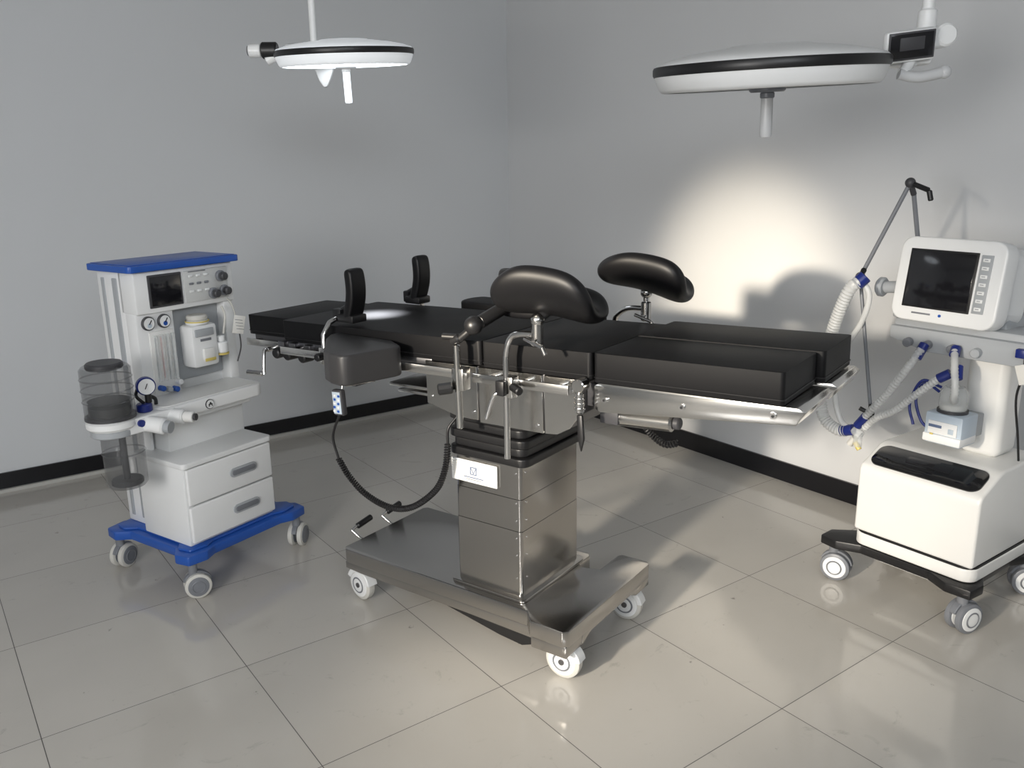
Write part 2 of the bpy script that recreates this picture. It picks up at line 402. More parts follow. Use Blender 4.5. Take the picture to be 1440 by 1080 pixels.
p.bx(.56,.62,-.18,-.12,.85,.90,DGR);p.coil([(.68,-.13,.85),(.70,-.12,.82),(.74,-.12,.80),(.78,-.12,.81)],.008,.0035,BLK,.009)
p.done('actuator',T,label='steel linear actuator cylinder')
p=PB();p.cyl((-.80,-.16,.93),(-.80,-.27,.93),.009,CHROME);p.tube([(-.80,-.27,.93),(-.80,-.285,.925),(-.79,-.30,.87),(-.785,-.305,.845)],.0075,CHROME)
p.done('crank_handle',T,label='chrome crank handle')
p=PB();p.cyl((-.80,-.30,.845),(-.87,-.315,.845),.010,STEELP,bev=.003)
p.done('crank_grip',T)
p=PB()
for xx in(-.74,-.68,-.60):
    p.cyl((xx,-.23,.925),(xx,-.285,.925),.020,BLK,bev=.005,seg=10);p.box((xx,-.24,.945),(.035,.03,.04),GREYM)
p.bx(-.78,-.56,-.20,-.15,.90,.95,DGR)
p.done('clamp_knob',T,label='black clamp knobs under the head section')
for sy in(-1,1):
    y=sy*.215
    p=PB()
    cx=-.395 if sy<0 else -.475
    def fn(u,v,y=y,cx=cx):
        return (cx+.020*math.cos(v*1.5)+.012*v, y+u*.036, 1.158+v*.092)
    p.shell(fn,.036,PUBLK,18,22,sq=.10,pw=14)
    p.box((cx-.005,y,1.078),(.075,.07,.028),BLK,.006)
    hd=p.done('shoulder_support',T,label='upright black L-shaped shoulder support pad')
    q=PB();q.cyl((cx-.01,y,1.12),(cx-.05,y-.0,1.10),.012,BLK,bev=.003);q.box((cx-.055,y+sy*.01,1.085),(.04,.035,.045),BLK,.006)
    q.tube([(cx-.055,y+sy*.01,1.08),(cx-.055,y+sy*.06,1.065),(cx-.055,sy*.305,1.03),(cx-.055,sy*.307,.93)],.009,CHROME,smooth=False)
    q.box((cx-.055,sy*.302,.955),(.035,.03,.06),STEELP,.004);q.cyl((cx-.055,sy*.315,.955),(cx-.055,sy*.345,.955),.014,BLK,seg=8,bev=.003)
    sub(q,'clamp',hd,T,label='chrome rod and rail clamp')
def armpad(L,w0,w1):
    n=8;p=[]
    p+=[(0,-w0/2),(L*.55,-w0*.5)]
    for i in range(n+1):
        a=D(-80+160*i/n);p.append((L-w1*.28+w1*.28*math.cos(a),w1/2*math.sin(a)/math.sin(D(80))))
    p+=[(L*.55,w0*.5),(0,w0/2)]
    return p
pl=[(-.43,-.262),(-.17,-.262),(-.095,-.305),(-.085,-.32),(-.085,-.34),(-.125,-.50),(-.135,-.515),(-.155,-.522),(-.20,-.515),(-.25,-.49),(-.39,-.35),(-.425,-.30)]
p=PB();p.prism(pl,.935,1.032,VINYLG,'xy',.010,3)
hb=p.done('arm_board',T,label='black padded arm board lightened for its front highlight, swung outward')
q=PB();q.prism([(-.41,-.25),(-.26,-.25),(-.16,-.36),(-.19,-.46),(-.27,-.44),(-.39,-.32)],.915,.933,STEELP,'xy',.003);q.box((-.33,-.28,.895),(.05,.06,.06),DGR);sub(q,'board_bracket',hb,T)
MA=Matrix.Translation((.22,.40,1.035))@Matrix.Rotation(D(180),4,'Z')
p=PB();p.prism(armpad(.60,.15,.15),-.03,.03,VINYL,'xy',.014,3)
hb=p.done('arm_board',T,MA,label='black padded arm board parallel to the table')
q=PB();q.bx(.02,.5,-.05,.05,-.046,-.032,STEELP);q.box((.25,.085,-.07),(.05,.06,.06),DGR);sub(q,'board_bracket',hb,T,MA)
def legsupport(cx,cy,cz,yaw,tilt,rodpts,cl,lab,hl=.145,R=.098,flare=.2,amax=1.3,th=.05):
    def fn(u,v):
        a=u*amax
        rho=R*(1-flare*v)
        return (hl*v+.02*u*u, rho*math.sin(a)*1.08, rho*(1-math.cos(a))*.95-.045-.02*v*v)
    M=Matrix.Translation((cx,cy,cz))@Matrix.Rotation(D(yaw),4,'Z')@Matrix.Rotation(D(tilt[1]),4,'Y')@Matrix.Rotation(D(tilt[0]),4,'X')
    p=PB();p.tube(rodpts,.0095,CHROME,seg=14,sub=6)
    s=p.done('leg_support',T,label=lab)
    q=PB();q.shell(fn,th,PUBLK,36,28,sq=.38,pw=6);sub(q,'pad',s,T,M,label='curved thick black leg trough')
    q=PB();x,y,z=cl
    q.cyl((x,y,z-.03),(x,y,z+.035),.017,STEELP,bev=.003);q.cyl((x,y,z+.02),(x,y,cz-.08),.010,CHROME)
    q.ball((x,y,cz-.085),.020,STEELP);q.cyl((x,y,cz-.085),(cx,cy,cz-.06),.014,GREYM)
    q.cyl((x-.03,y-.02,z-.01),(x+.04,y-.035,z-.025),.006,CHROME);q.cyl((x,y,z-.01),(x+.005,y-.03,z-.018),.008,CHROME)
    q.cyl((x+.035,y-.033,z-.023),(x+.05,y-.037,z-.045),.006,CHROME)
    sub(q,'swivel_clamp',s,T)
    return s
ls=legsupport(.448,-.265,1.248,8,(-20,4),[(.325,-.315,.735),(.325,-.315,1.0),(.327,-.315,1.06),(.345,-.315,1.105),(.385,-.315,1.118),(.435,-.315,1.12)],(.435,-.315,1.12),'near curved black leg support on a bent steel rod',hl=.155,R=.115,amax=1.28,th=.062,flare=.05)
q=PB();q.box((.325,-.305,.955),(.05,.035,.065),STEELP,.005);q.tube([(.325,-.33,.945),(.30,-.345,.93),(.275,-.35,.86)],.006,CHROME);q.cyl((.35,-.32,.96),(.39,-.34,.955),.013,BLK,seg=8,bev=.003)
q.box((.32,-.335,.955),(.03,.02,.045),BLK,.004)
sub(q,'rail_clamp',ls,T)
ls=legsupport(.475,.285,1.25,8,(-20,12),[(.34,.31,.93),(.34,.31,1.02),(.342,.31,1.06),(.36,.305,1.085),(.40,.30,1.105),(.47,.29,1.11)],(.47,.285,1.10),'curved black leg support on a bent steel rod',hl=.155,R=.108,amax=1.2,th=.066,flare=-.12)
q=PB();q.box((.34,.30,.955),(.05,.035,.065),STEELP,.005);sub(q,'rail_clamp',ls,T)
p=PB();p.cyl((.15,-.318,.80),(.145,-.318,1.06),.011,STEELP,bev=.002);p.box((.148,-.305,.955),(.045,.04,.07),STEELP,.005)
p.cyl((.135,-.33,.93),(.10,-.36,.925),.018,BLK,seg=9,bev=.004);p.cyl((.13,-.318,1.07),(.16,-.318,1.085),.015,BLK,bev=.004);p.cyl((.10,-.33,1.085),(.15,-.318,1.085),.010,BLK,bev=.003)
p.tube([(.15,-.318,1.075),(.18,-.31,1.10),(.20,-.30,1.12),(.22,-.27,1.13)],.012,BLK);p.ball((.205,-.31,1.125),.028,BLK)
s=p.done('body_support',T,label='steel post with black side support pad')
q=PB();q.shell(lambda u,v:(.275+u*.085,-.17+.02*u*u,1.205+v*.075),.035,PUBLK,18,14,sq=.15,pw=10);q.cyl((.21,-.29,1.13),(.24,-.18,1.17),.02,BLK,bev=.005);sub(q,'pad',s,T)
p=PB();hx=.055;hz=.025
p.box((-.415+hx,-.335,.785+hz),(.046,.022,.09),DGR,.006,rot=(0,-4,0));p.box((-.415+hx,-.3475,.785+hz),(.037,.003,.076),LBLUE,.001,rot=(0,-4,0))
for i in range(5):
    for j in range(2):p.box((-.424+hx+j*.018-i*.0012+.002,-.3495,.810+hz-i*.0135),(.010,.003,.008),BLUE if (i+j)%2 else WHT,.001)
p.tube([(-.41+hx,-.325,.83+hz),(-.41+hx,-.315,.87+hz),(-.41+hx,-.303,.905)],.004,CHROME)
hc=p.done('hand_control',T,label='small hand control with blue keypad hanging from the rail')
p=PB();p.tube([(-.42+hx,-.335,.765),(-.405,-.335,.68),(-.39,-.33,.60)],.0045,BLK)
p.coil([(-.39,-.33,.60),(-.355,-.32,.54),(-.29,-.31,.485),(-.19,-.30,.455),(-.09,-.29,.475),(.0,-.27,.55),(.035,-.26,.63),(.04,-.25,.71)],.0085,.0035,BLK,.0085)
p.tube([(.04,-.25,.71),(.04,-.245,.76),(.06,-.22,.80)],.0045,BLK)
sub(p,'cable',hc,T,label='coiled black cable')

# ------------------------------------------------------------ anaesthesia machine
A=root('anesthesia_machine',(.899,3.407,0),20.5,'white anesthesia machine with blue top shelf and blue wheeled base','medical machine')
def star(k=1):
    q=[(-.30,-.268),(-.22,-.28),(-.17,-.258),(.17,-.258),(.22,-.28),(.30,-.268),(.312,-.20),(.27,-.15),(.27,.15),(.312,.20),(.30,.268),(.22,.28),(.17,.258),(-.17,.258),(-.22,.28),(-.30,.268),(-.312,.20),(-.27,.15),(-.27,-.15),(-.312,-.20)]
    return [(x*k,y*k) for x,y in q]
p=PB();p.prism(star(.97),.140,.178,BLUE,'xy',.006,2);p.prism(star(.87),.178,.19,BLUE,'xy',.006,2);p.done('wheel_base',A,label='blue wheeled base')
for x,y,yw in((-.26,-.235,-30),(.26,-.235,25),(-.26,.235,15),(.26,.235,60)):
    caster(A,x,y,.10,yw,CREAM,MGR,MGR,.145,twin=True,w=.034,off=.012)
p=PB()
p.bx(-.205,.240,.075,.235,.19,1.215,WHT,.008);p.bx(-.209,-.20,.105,.135,.22,1.19,LGR,.003);p.bx(-.209,-.20,.185,.205,.22,1.19,LGR,.003)
p.bx(-.205,-.190,.02,.08,.19,.72,WHT,.004)
p.bx(-.205,.240,.0,.10,1.055,1.215,WHT,.008)
p.bx(-.205,-.045,.015,.08,.72,1.06,WHT,.006);p.bx(.195,.240,.015,.08,.72,1.06,WHT,.006)
p.bx(-.04,.193,.060,.078,.76,1.05,LGR,.003)
p.bx(-.18,.18,-.06,.08,.52,.70,WHT,.006)
p.done('cabinet_body',A)
p=PB();p.prism(rrect(-.235,.265,-.025,.255,.02),1.217,1.242,BLUE,'xy',.007,3);p.bx(-.22,.25,-.01,.24,1.242,1.245,BLUE,.001);p.done('top_shelf',A,label='blue top shelf')
dy=.03
p=PB();p.bx(-.150,-.005,-.036+dy,-.028+dy,1.075,1.20,DGR,.003);p.bx(-.142,-.013,-.0375+dy,-.034+dy,1.083,1.192,SCR,.001);p.done('display_screen',A,label='small dark display screen')
PNL=mat('pale_panel',(.58,.59,.58),.4)
p=PB();p.bx(.005,.210,-.036+dy,-.028+dy,1.075,1.20,PNL,.004)
for i in range(3):
    for j in range(3):p.box((.035+i*.035,-.038+dy,1.178-j*.03),(.02,.005,.009),WHT if j!=1 else MGR,.002)
p.box((.065,-.0375+dy,1.195),(.08,.002,.004),MGR,.0005)
p.done('control_panel',A,label='pale control panel with buttons')
for x,z in((.170,1.165),(.183,1.105),(.130,1.10)):
    p=PB();p.cyl((x,-.036+dy,z),(x,-.052+dy,z),.022,MGR,bev=.003);p.cyl((x,-.052+dy,z),(x,-.075+dy,z),.016,DGR,bev=.004,seg=16);p.done('knob',A,label='dark grey rotary knob')
gy=.016
for x in(-.160,-.092):
    p=PB();p.cyl((x,.0+gy,1.02),(x,-.014+gy,1.02),.027,DGR,bev=.003);p.cyl((x,-.014+gy,1.02),(x,-.0155+gy,1.02),.022,WHT);p.box((x+.004,-.017+gy,1.024),(.003,.002,.02),BLK,.0003,rot=(0,35,0))
    p.cyl((x,-.0155+gy,1.012),(x,-.0162+gy,1.012),.009,BLUE if x>-.12 else LBLUE)
    p.done('pressure_gauge',A,label='round white-faced gauge')
p=PB();p.bx(-.160,-.055,-.006+gy,.004+gy,.74,.985,WHT2,.004)
for x in(-.140,-.115,-.090,-.067):
    p.cyl((x,-.014+gy,.79),(x,-.014+gy,.97),.0075,CLEAR2,seg=14);p.box((x,-.0075+gy,.88),(.002,.002,.16),RED if x in(-.115,) else MGR,.0003)
    for k in range(9):p.box((x+.004,-.0075+gy,.80+k*.019),(.007,.002,.0018),MGR,.0002)
p.done('flowmeter',A,label='flowmeter with clear vertical tubes')
for i,(x,z,m) in enumerate(((-.143,.765,BLUE),(-.113,.755,LGR),(-.083,.75,BLUE),(-.065,.775,WHT))):
    p=PB();p.cyl((x,-.005+gy,z),(x,-.035+gy,z),.011,m,bev=.003,seg=14);p.done('flow_knob',A)
p=PB();p.box((.055,.01,.90),(.12,.085,.17),WHT,.014);p.box((.05,-.035,.955),(.085,.01,.03),LGR,.003);p.cyl((.055,.01,.985),(.055,.01,1.0),.045,WHT,bev=.004);p.cyl((.055,.01,1.0),(.055,.01,1.022),.040,CREAM,bev=.005);p.cyl((.055,.01,.994),(.055,.01,.999),.0465,YEL)
p.box((.055,-.034,.925),(.05,.003,.01),MGR,.0005);p.box((.06,-.038,.865),(.05,.015,.05),WHT2,.005);p.box((.06,-.046,.845),(.05,.004,.012),YEL,.001)
p.done('vaporizer',A,label='white vaporizer with yellow-ringed dial')
p=PB();p.cyl((.140,-.015,.855),(.140,-.015,.90),.026,WHT,bev=.004);p.cyl((.140,-.015,.855),(.140,-.015,.848),.028,YEL);p.cyl((.140,-.015,.90),(.140,-.015,.925),.016,WHT,bev=.004);p.cyl((.14,-.015,.88),(.14,.06,.88),.012,LGR)
p.tube([(.155,-.015,.93),(.175,-.01,1.0),(.17,.0,1.04)],.005,CREAM);p.done('sampling_port',A,label='white port with yellow ring')
p=PB();p.prism(rrect(-.265,.215,-.17,.04,.045),.682,.732,WHT,'xy',.016,4);p.prism(rrect(-.245,.195,-.15,.02,.03),.730,.734,WHT2,'xy',.001,1)
p.bx(-.20,.17,-.13,.03,.655,.685,WHT,.008)
p.done('work_shelf',A,label='projecting white work shelf')
p=PB();p.cyl((-.06,-.168,.706),(-.06,-.174,.706),.019,BLK);p.cyl((-.06,-.174,.706),(-.06,-.176,.706),.0165,WHT);p.box((-.064,-.177,.706),(.003,.002,.018),BLK,.0003,rot=(0,25,0));p.box((-.056,-.177,.706),(.003,.002,.018),BLK,.0003,rot=(0,-25,0));p.box((-.06,-.177,.706),(.018,.002,.003),BLK,.0003)
p.done('round_emblem',A,label='round black and white emblem')
sx_=-.018
p=PB();p.bx(-.225+sx_,.180+sx_,-.215,.07,.19,.505,WHT,.006);p.prism(rrect(-.235+sx_,.190+sx_,-.235,.08,.02),.505,.526,WHT,'xy',.007,3);p.done('drawer_cabinet',A)
for z0,z1 in((.356,.500),(.204,.350)):
    p=PB();p.bx(-.222+sx_,.177+sx_,-.235,-.216,z0,z1,WHT,.007,3);d=p.done('drawer',A)
    q=PB();zc=(z0+z1)/2;q.prism(rrect(-.05,.080,zc-.018,zc+.018,.0175),-.240,-.234,LGR,'xz',.002);q.prism(rrect(-.041,.071,zc-.010,zc+.010,.0095),-.243,-.239,MGR,'xz',.001);sub(q,'handle',d,A,label='grey recessed handle')
cx,cy=-.425,-.11
p=PB();p.lathe([(.07,.74),(.084,.745),(.084,.915),(.076,.925),(.04,.928),(0,.928)],(cx,cy,0),CLEAR)
for z in(.80,.84,.88):p.lathe([(.0845,z),(.087,z+.003),(.0845,z+.006)],(cx,cy,0),CLEAR)
p.cyl((cx,cy,.915),(cx,cy,.938),.062,DGR,bev=.005)
bc=p.done('bellows_canister',A,label='smoked clear cylindrical bellows canister')
q=PB();q.cyl((cx,cy,.745),(cx,cy,.79),.070,BLK,bev=.008);q.lathe([(.070,.79),(.062,.796),(.070,.802),(.0,.805)],(cx,cy,0),BLK);sub(q,'bellows',bc,A,label='black rubber bellows')
p=PB();p.cyl((cx,cy,.70),(cx,cy,.738),.084,WHT,bev=.010);p.cyl((cx,cy,.738),(cx,cy,.748),.085,DGR);p.cyl((cx,cy,.675),(cx,cy,.70),.074,LGR,bev=.004)
p.prism(rrect(cx-.02,-.20,cy-.07,cy+.06,.03),.675,.73,WHT,'xy',.012,3)
p.cyl((-.33,-.16,.70),(-.30,-.235,.69),.030,WHT,bev=.006);p.cyl((-.30,-.235,.69),(-.292,-.255,.688),.022,LGR);p.cyl((-.24,-.14,.70),(-.205,-.215,.70),.028,WHT,bev=.006);p.cyl((-.205,-.215,.70),(-.19,-.25,.70),.020,WHT2,bev=.003)
p.cyl((-.19,-.25,.70),(-.186,-.258,.70),.013,DGR)
p.cyl((-.36,-.155,.71),(-.36,-.19,.71),.013,BLUED,seg=14)
p.box((-.23,-.03,.70),(.06,.10,.05),LGR,.01);p.cyl((-.30,-.12,.73),(-.30,-.12,.76),.028,BLUED,bev=.004)
p.done('breathing_circuit',A,label='white breathing circuit block with ports')
p=PB();p.cyl((-.28,-.12,.76),(-.28,-.12,.79),.012,BLK);p.cyl((-.275,-.10,.82),(-.285,-.125,.82),.034,BLUED,bev=.004);p.cyl((-.285,-.125,.82),(-.286,-.128,.82),.029,WHT);p.box((-.287,-.13,.825),(.003,.002,.03),BLK,.0003,rot=(0,40,20))
p.tube([(-.30,-.12,.76),(-.32,-.11,.79),(-.30,-.09,.81)],.006,BLK);p.tube([(-.27,-.11,.78),(-.24,-.10,.76),(-.22,-.07,.72)],.007,BLK)
p.done('airway_gauge',A,label='small round gauge with blue rim')
ax_=cx+.03
p=PB();p.lathe([(.0,.475),(.062,.475),(.070,.485),(.072,.673),(.060,.675)],(ax_,cy,0),CLEAR);p.lathe([(.073,.60),(.075,.603),(.073,.606)],(ax_,cy,0),CLEAR)
p.cyl((ax_,cy,.48),(ax_,cy,.50),.055,DGR,bev=.004);p.cyl((ax_,cy,.50),(ax_,cy,.655),.012,DGR)
p.done('absorber_canister',A,label='smoked clear absorber canister')
p=PB();p.tube([(.20,.0,1.07),(.215,-.01,1.04),(.225,-.015,.985)],.003,CREAM);p.box((.232,-.02,.955),(.05,.003,.075),PAPER,.0005,rot=(0,14,-10))
for k in range(4):p.box((.232+.001*k,-.0225,.975-k*.013),(.034,.001,.002),MGR,.0002,rot=(0,14,-10))
p.tube([(.235,-.015,.93),(.24,-.01,.86),(.22,-.005,.80)],.003,DGR)
p.done('paper_tag',A,label='hanging white paper tag')

# ------------------------------------------------------------ ventilator
V=root('ventilator',(3.00,1.461,0),-90,'white ventilator with tilted monitor, breathing hoses and dark wheeled base','ventilator')
p=PB()
o=[(-.29,-.255),(-.22,-.265),(-.14,-.225),(.12,-.225),(.20,-.265),(.285,-.26),(.29,-.18),(.25,-.10),(.25,.10),(.29,.2),(.28,.27),(.20,.27),(.12,.22),(-.12,.22),(-.2,.27),(-.28,.27),(-.29,.2),(-.22,.1),(-.22,-.1),(-.295,-.18)]
p.prism(o,.14,.175,BLK,'xy',.005,2);p.bx(-.10,.16,-.16,.16,.105,.14,WHT2,.005);p.done('wheel_base',V,label='black wheeled base')
for x,y,yw in((-.25,-.22,20),(.248,-.225,75),(.25,.225,40),(-.25,.225,-20)):
    caster(V,x,y,.112,yw,MGR,WHT,MGR,.145,twin=True,w=.036,off=.012)
p=PB();p.prism(rrect(-.180,.267,-.225,.21,.045),.177,.226,WHT2,'xy',.008,3);p.prism(rrect(-.177,.264,-.222,.207,.045),.224,.232,BLK,'xy',.001,1)
MB=[(-.225,.232),(-.225,.470),(-.216,.492),(-.10,.547),(-.07,.553),(.21,.553),(.21,.232)]
p.prism(MB,-.177,.264,WHT2,'yz',.024,5)
p.done('lower_cabinet',V,label='rounded white lower cabinet')
an=math.atan2(.055,.116);MP=Matrix.Translation((.043,-.157,.5215))@Matrix.Rotation(an,4,'X')
p=PB();p.prism(rrect(-.198,.198,-.056,.056,.035,8),-.003,.0045,BLKG,'xy',.0015,2);p.box((0,0.01,.0050),(.16,.035,.001),SCR,.0003);p.done('top_panel',V,MP,label='glossy black rounded panel')
p=PB();p.bx(.05,.19,.02,.17,.55,1.02,WHT2,.03,4);p.bx(.045,.18,-.01,.16,1.0,1.06,LGR,.01);p.done('column',V,label='pale column between cabinet and monitor')
p=PB();p.bx(-.19,.30,-.06,.10,.955,1.020,LGR,.010);p.prism([(-.19,.965),(-.19,.95),(-.05,.915),(.25,.915),(.33,.945),(.33,.985),(.30,.995),(-.19,.995)],-.085,.06,LGR,'xz',.006)
for x in(-.11,-.04,.05,.13):
    p.cyl((x,-.085,.945),(x,-.110,.942),.016,MGR if x<.1 else LGR,bev=.003)
p.box((.27,-.09,.965),(.03,.03,.03),BLUED,.004)
p.done('port_block',V,label='grey connector block with hose ports')
MM=Matrix.Translation((.004,-.10,1.172))@Matrix.Rotation(D(-4),4,'Z')@Matrix.Rotation(D(-8),4,'X')
p=PB();p.prism(rrect(-.188,.188,-.147,.147,.045),-.0,.075,WHT,'xz',.022,4);p.prism(rrect(-.175,.175,-.132,.134,.05),.06,.20,WHT,'xz',.035,4)
mo=p.done('monitor',V,MM,label='white monitor housing tilted back')
q=PB();q.bx(-.146,.098,-.004,.002,-.099,.105,BLK,.002);q.bx(-.139,.091,-.0055,-.003,-.092,.098,SCR,.001);sub(q,'screen',mo,V,MM,label='dark screen')
q=PB();q.bx(.106,.146,-.003,.002,-.094,.100,LGR,.002)
for k in range(7):q.box((.126,-.004,.083-k*.027),(.024,.004,.012),WHT,.002);q.box((.126,-.0065,.083-k*.027),(.012,.001,.002),MGR,.0002)
sub(q,'button_strip',mo,V,MM)
q=PB();q.cyl((.0,.001,-.118),(.0,-.003,-.118),.005,BLUE,seg=14);q.box((-.07,.0,-.118),(.07,.003,.006),MGR,.0003);sub(q,'status_light',mo,V,MM)
p=PB();p.cyl((-.17,-.03,1.13),(-.255,-.03,1.12),.022,LGR,bev=.004);p.cyl((-.255,-.03,1.12),(-.28,-.03,1.12),.036,LGR,bev=.006);p.bx(-.2,-.17,-.06,.02,1.02,1.16,LGR,.006);p.done('side_bracket',V,label='grey side bracket with knob')
p=PB();j0=(-.17,-.08,1.50);j1=(-.31,-.11,1.16);j2=(-.20,-.14,.665)
p.cyl((-.16,.10,1.0),(-.17,-.05,1.46),.008,MGR);p.cyl((-.17,-.05,1.46),j0,.010,DGR)
p.ball(j0,.018,DGR);p.cyl(j0,j1,.0075,MGR);p.ball(j1,.018,DGR);p.cyl(j1,j2,.0065,MGR);p.cyl(j0,(-.10,-.08,1.475),.009,BLK,bev=.003);p.cyl((-.10,-.08,1.475),(-.09,-.08,1.44),.009,BLK,bev=.003)
p.cyl(j1,(-.28,-.14,1.19),.010,BLK);p.cyl((j2[0],j2[1],.70),(j2[0]+.005,j2[1],.62),.011,BLK,bev=.003)
p.cyl((-.20,-.14,.66),(-.235,-.16,.68),.008,BLK)
p.done('support_arm',V,label='thin jointed grey support arm')
def conn(p,a,b,r=.017):p.cyl(a,b,r,BLUED,bev=.002,seg=18)
p=PB();p.hose([(-.275,-.16,1.155),(-.30,-.19,1.12),(-.35,-.18,1.0),(-.40,-.15,.85),(-.425,-.13,.70),(-.40,-.13,.60),(-.34,-.13,.565),(-.30,-.13,.57)],.024,HOSE);conn(p,(-.265,-.15,1.17),(-.285,-.17,1.14),.025);conn(p,(-.32,-.13,.565),(-.27,-.13,.58),.022)
p.tube([(-.285,-.15,1.16),(-.25,-.14,1.10),(-.27,-.14,1.00),(-.33,-.14,.88),(-.36,-.13,.72),(-.33,-.13,.61),(-.28,-.13,.58)],.011,HOSE)
p.done('breathing_hose',V,label='thick white corrugated hose')
p=PB();p.hose([(-.04,-.13,.935),(-.07,-.16,.86),(-.13,-.16,.76),(-.20,-.15,.67),(-.23,-.14,.63)],.015,HOSE);conn(p,(-.04,-.11,.95),(-.05,-.14,.90));conn(p,(-.215,-.145,.65),(-.255,-.13,.60))
p.done('breathing_hose',V,label='white corrugated hose')
p=PB();p.hose([(.06,-.17,.86),(-.02,-.17,.78),(-.10,-.16,.70),(-.17,-.15,.655),(-.22,-.14,.60)],.014,HOSE);conn(p,(.05,-.17,.85),(.085,-.16,.875))
p.done('breathing_hose',V,label='white corrugated hose')
p=PB();p.hose([(.07,-.12,.945),(.10,-.17,.90),(.12,-.19,.83),(.11,-.17,.79),(.10,-.13,.77)],.013,HOSE);conn(p,(.065,-.10,.95),(.075,-.13,.93));conn(p,(.10,-.14,.90),(.115,-.165,.86),.014)
p.done('breathing_hose',V,label='short white corrugated hose')
p=PB();p.cyl((-.27,-.13,.58),(-.235,-.13,.565),.018,CLEAR2);p.cyl((-.25,-.13,.57),(-.245,-.135,.52),.016,CLEAR2);p.cyl((-.255,-.135,.535),(-.235,-.135,.51),.010,YEL,seg=14);p.cyl((-.26,-.13,.55),(-.28,-.13,.52),.013,CREAM)
p.done('y_connector',V,label='clear Y connector with yellow cap')
p=PB();p.box((.085,-.115,.675),(.13,.11,.11),LBLUE,.008);p.box((.085,-.12,.64),(.132,.112,.03),WHT,.005);p.box((.085,-.172,.68),(.10,.004,.045),WHT,.001);p.box((.06,-.175,.685),(.045,.002,.010),MARK,.0005);p.box((.115,-.175,.675),(.018,.003,.018),LBLUE,.001);p.box((.05,-.175,.655),(.012,.003,.006),YEL,.001)
p.cyl((.085,-.115,.73),(.085,-.115,.74),.050,DGR);p.bx(.06,.13,-.06,.03,.63,.71,LGR)
hu=p.done('humidifier',V,label='pale blue and white humidifier unit')
q=PB();q.lathe([(.045,.74),(.047,.755),(.045,.80),(.032,.82),(0,.823)],(.085,-.115,0),CLEAR2);q.cyl((.085,-.115,.742),(.085,-.115,.76),.042,CREAM);sub(q,'chamber',hu,V,label='clear water chamber')
p=PB();p.tube([(.03,-.11,.79),(-.01,-.14,.82),(-.03,-.15,.76),(.0,-.16,.69),(.03,-.15,.66)],.005,BLUED);p.tube([(.04,-.12,.81),(-.01,-.16,.83),(-.045,-.16,.74),(-.02,-.17,.67)],.005,BLUED);p.done('blue_tube',V,label='thin blue tubing')
p=PB();p.tube([(.24,.02,1.0),(.27,-.02,.93),(.235,.0,.80),(.245,.03,.65),(.25,.05,.56)],.004,BLK);p.box((.29,-.10,.90),(.045,.003,.065),PAPER,.0005,rot=(0,-20,0));p.tube([(.28,-.09,.95),(.285,-.10,.93)],.002,BLK);p.done('power_cable',V,label='thin black cable with white tag')

# ------------------------------------------------------------ surgical lamps
def lamp(loc,rz,R,tilt,lab,on):
    L=root('surgical_lamp',loc,rz,lab,'surgical lamp')
    M=Matrix.Rotation(D(tilt[1]),4,'Y')@Matrix.Rotation(D(tilt[0]),4,'X')
    k=R/.35;SH=GLOWW if on else WHT
    p=PB()
    p.lathe([(0,.064),(.06,.064),(.12,.060),(.13,.055),(.17,.052),(.24,.043),(.30,.031),(.338,.019),(.346,.012)],(0,0,0),SH,seg=72)
    p.lathe([(.346,-.016),(.344,-.026),(.332,-.055),(.324,-.064),(.314,-.066)],(0,0,0),SH,seg=72)
    S=Matrix.Scale(k,4)
    hd=p.done('lamp_head',L,M@S,label='white domed disc housing')
    p=PB();p.lathe([(.340,.013),(.349,.011),(.352,.005),(.352,-.011),(.349,-.017),(.338,-.018)],(0,0,0),BLK,seg=72);p.done('rim',L,M@S,label='black rubber rim')
    p=PB();p.lathe([(.316,-.065),(.306,-.061),(.07,-.055),(0,-.055)],(0,0,0),LENSON if on else LENS,seg=56)
    for n,rr in((10,.10),(18,.17),(26,.24),(30,.285)):
        for i in range(n):
            a=2*math.pi*i/n;p.cyl((rr*math.cos(a),rr*math.sin(a),-.055),(rr*math.cos(a),rr*math.sin(a),-.062),.012,LENSON if on else CLEAR2,seg=10)
    p.done('lens_plate',L,M@S,label='lit lens plate' if on else 'unlit lens plate')
    p=PB();p.cyl((0,0,-.05),(0,0,-.076),.055,MGR if not on else WHT,bev=.005);p.cyl((0,0,-.076),(0,0,-.094),.022,MGR if not on else WHT,bev=.003)
    e=0 if not on else .035
    p.lathe([(.0185,-.088),(.0185,-.11),(.0185,-.16-e),(.019,-.20-e),(.017,-.210-e),(0,-.212-e)],(0,0,0),HANDG if not on else HANDON,seg=24)
    p.done('handle',L,M@S,label='grey handle' if not on else 'glowing white handle')
    return L,M
L1,M1=lamp((2.18,1.69,1.852),-36,.335,(3.4,-2.0),'large white surgical lamp with black rim and side control screen',False)
p=PB();p.cyl((.455,0,.10),(.455,0,ZC-1.852),.017,WHT,bev=0);p.cyl((.455,0,ZC-1.852-.04),(.455,0,ZC-1.852),.09,WHT,bev=.01);p.cyl((.455,0,.09),(.455,0,.15),.026,WHT,bev=.006);p.done('ceiling_pole',L1,label='white ceiling pole')
p=PB();p.bx(.31,.43,-.03,.03,-.01,.035,WHT,.01);p.box((.46,.0,.065),(.13,.075,.06),WHT,.02,3,rot=(0,-10,0));p.cyl((.50,-.04,.075),(.50,.04,.075),.032,WHT,bev=.006);p.box((.425,.0,.03),(.10,.05,.07),WHT,.015);p.done('arm_joint',L1,label='white arm joint')
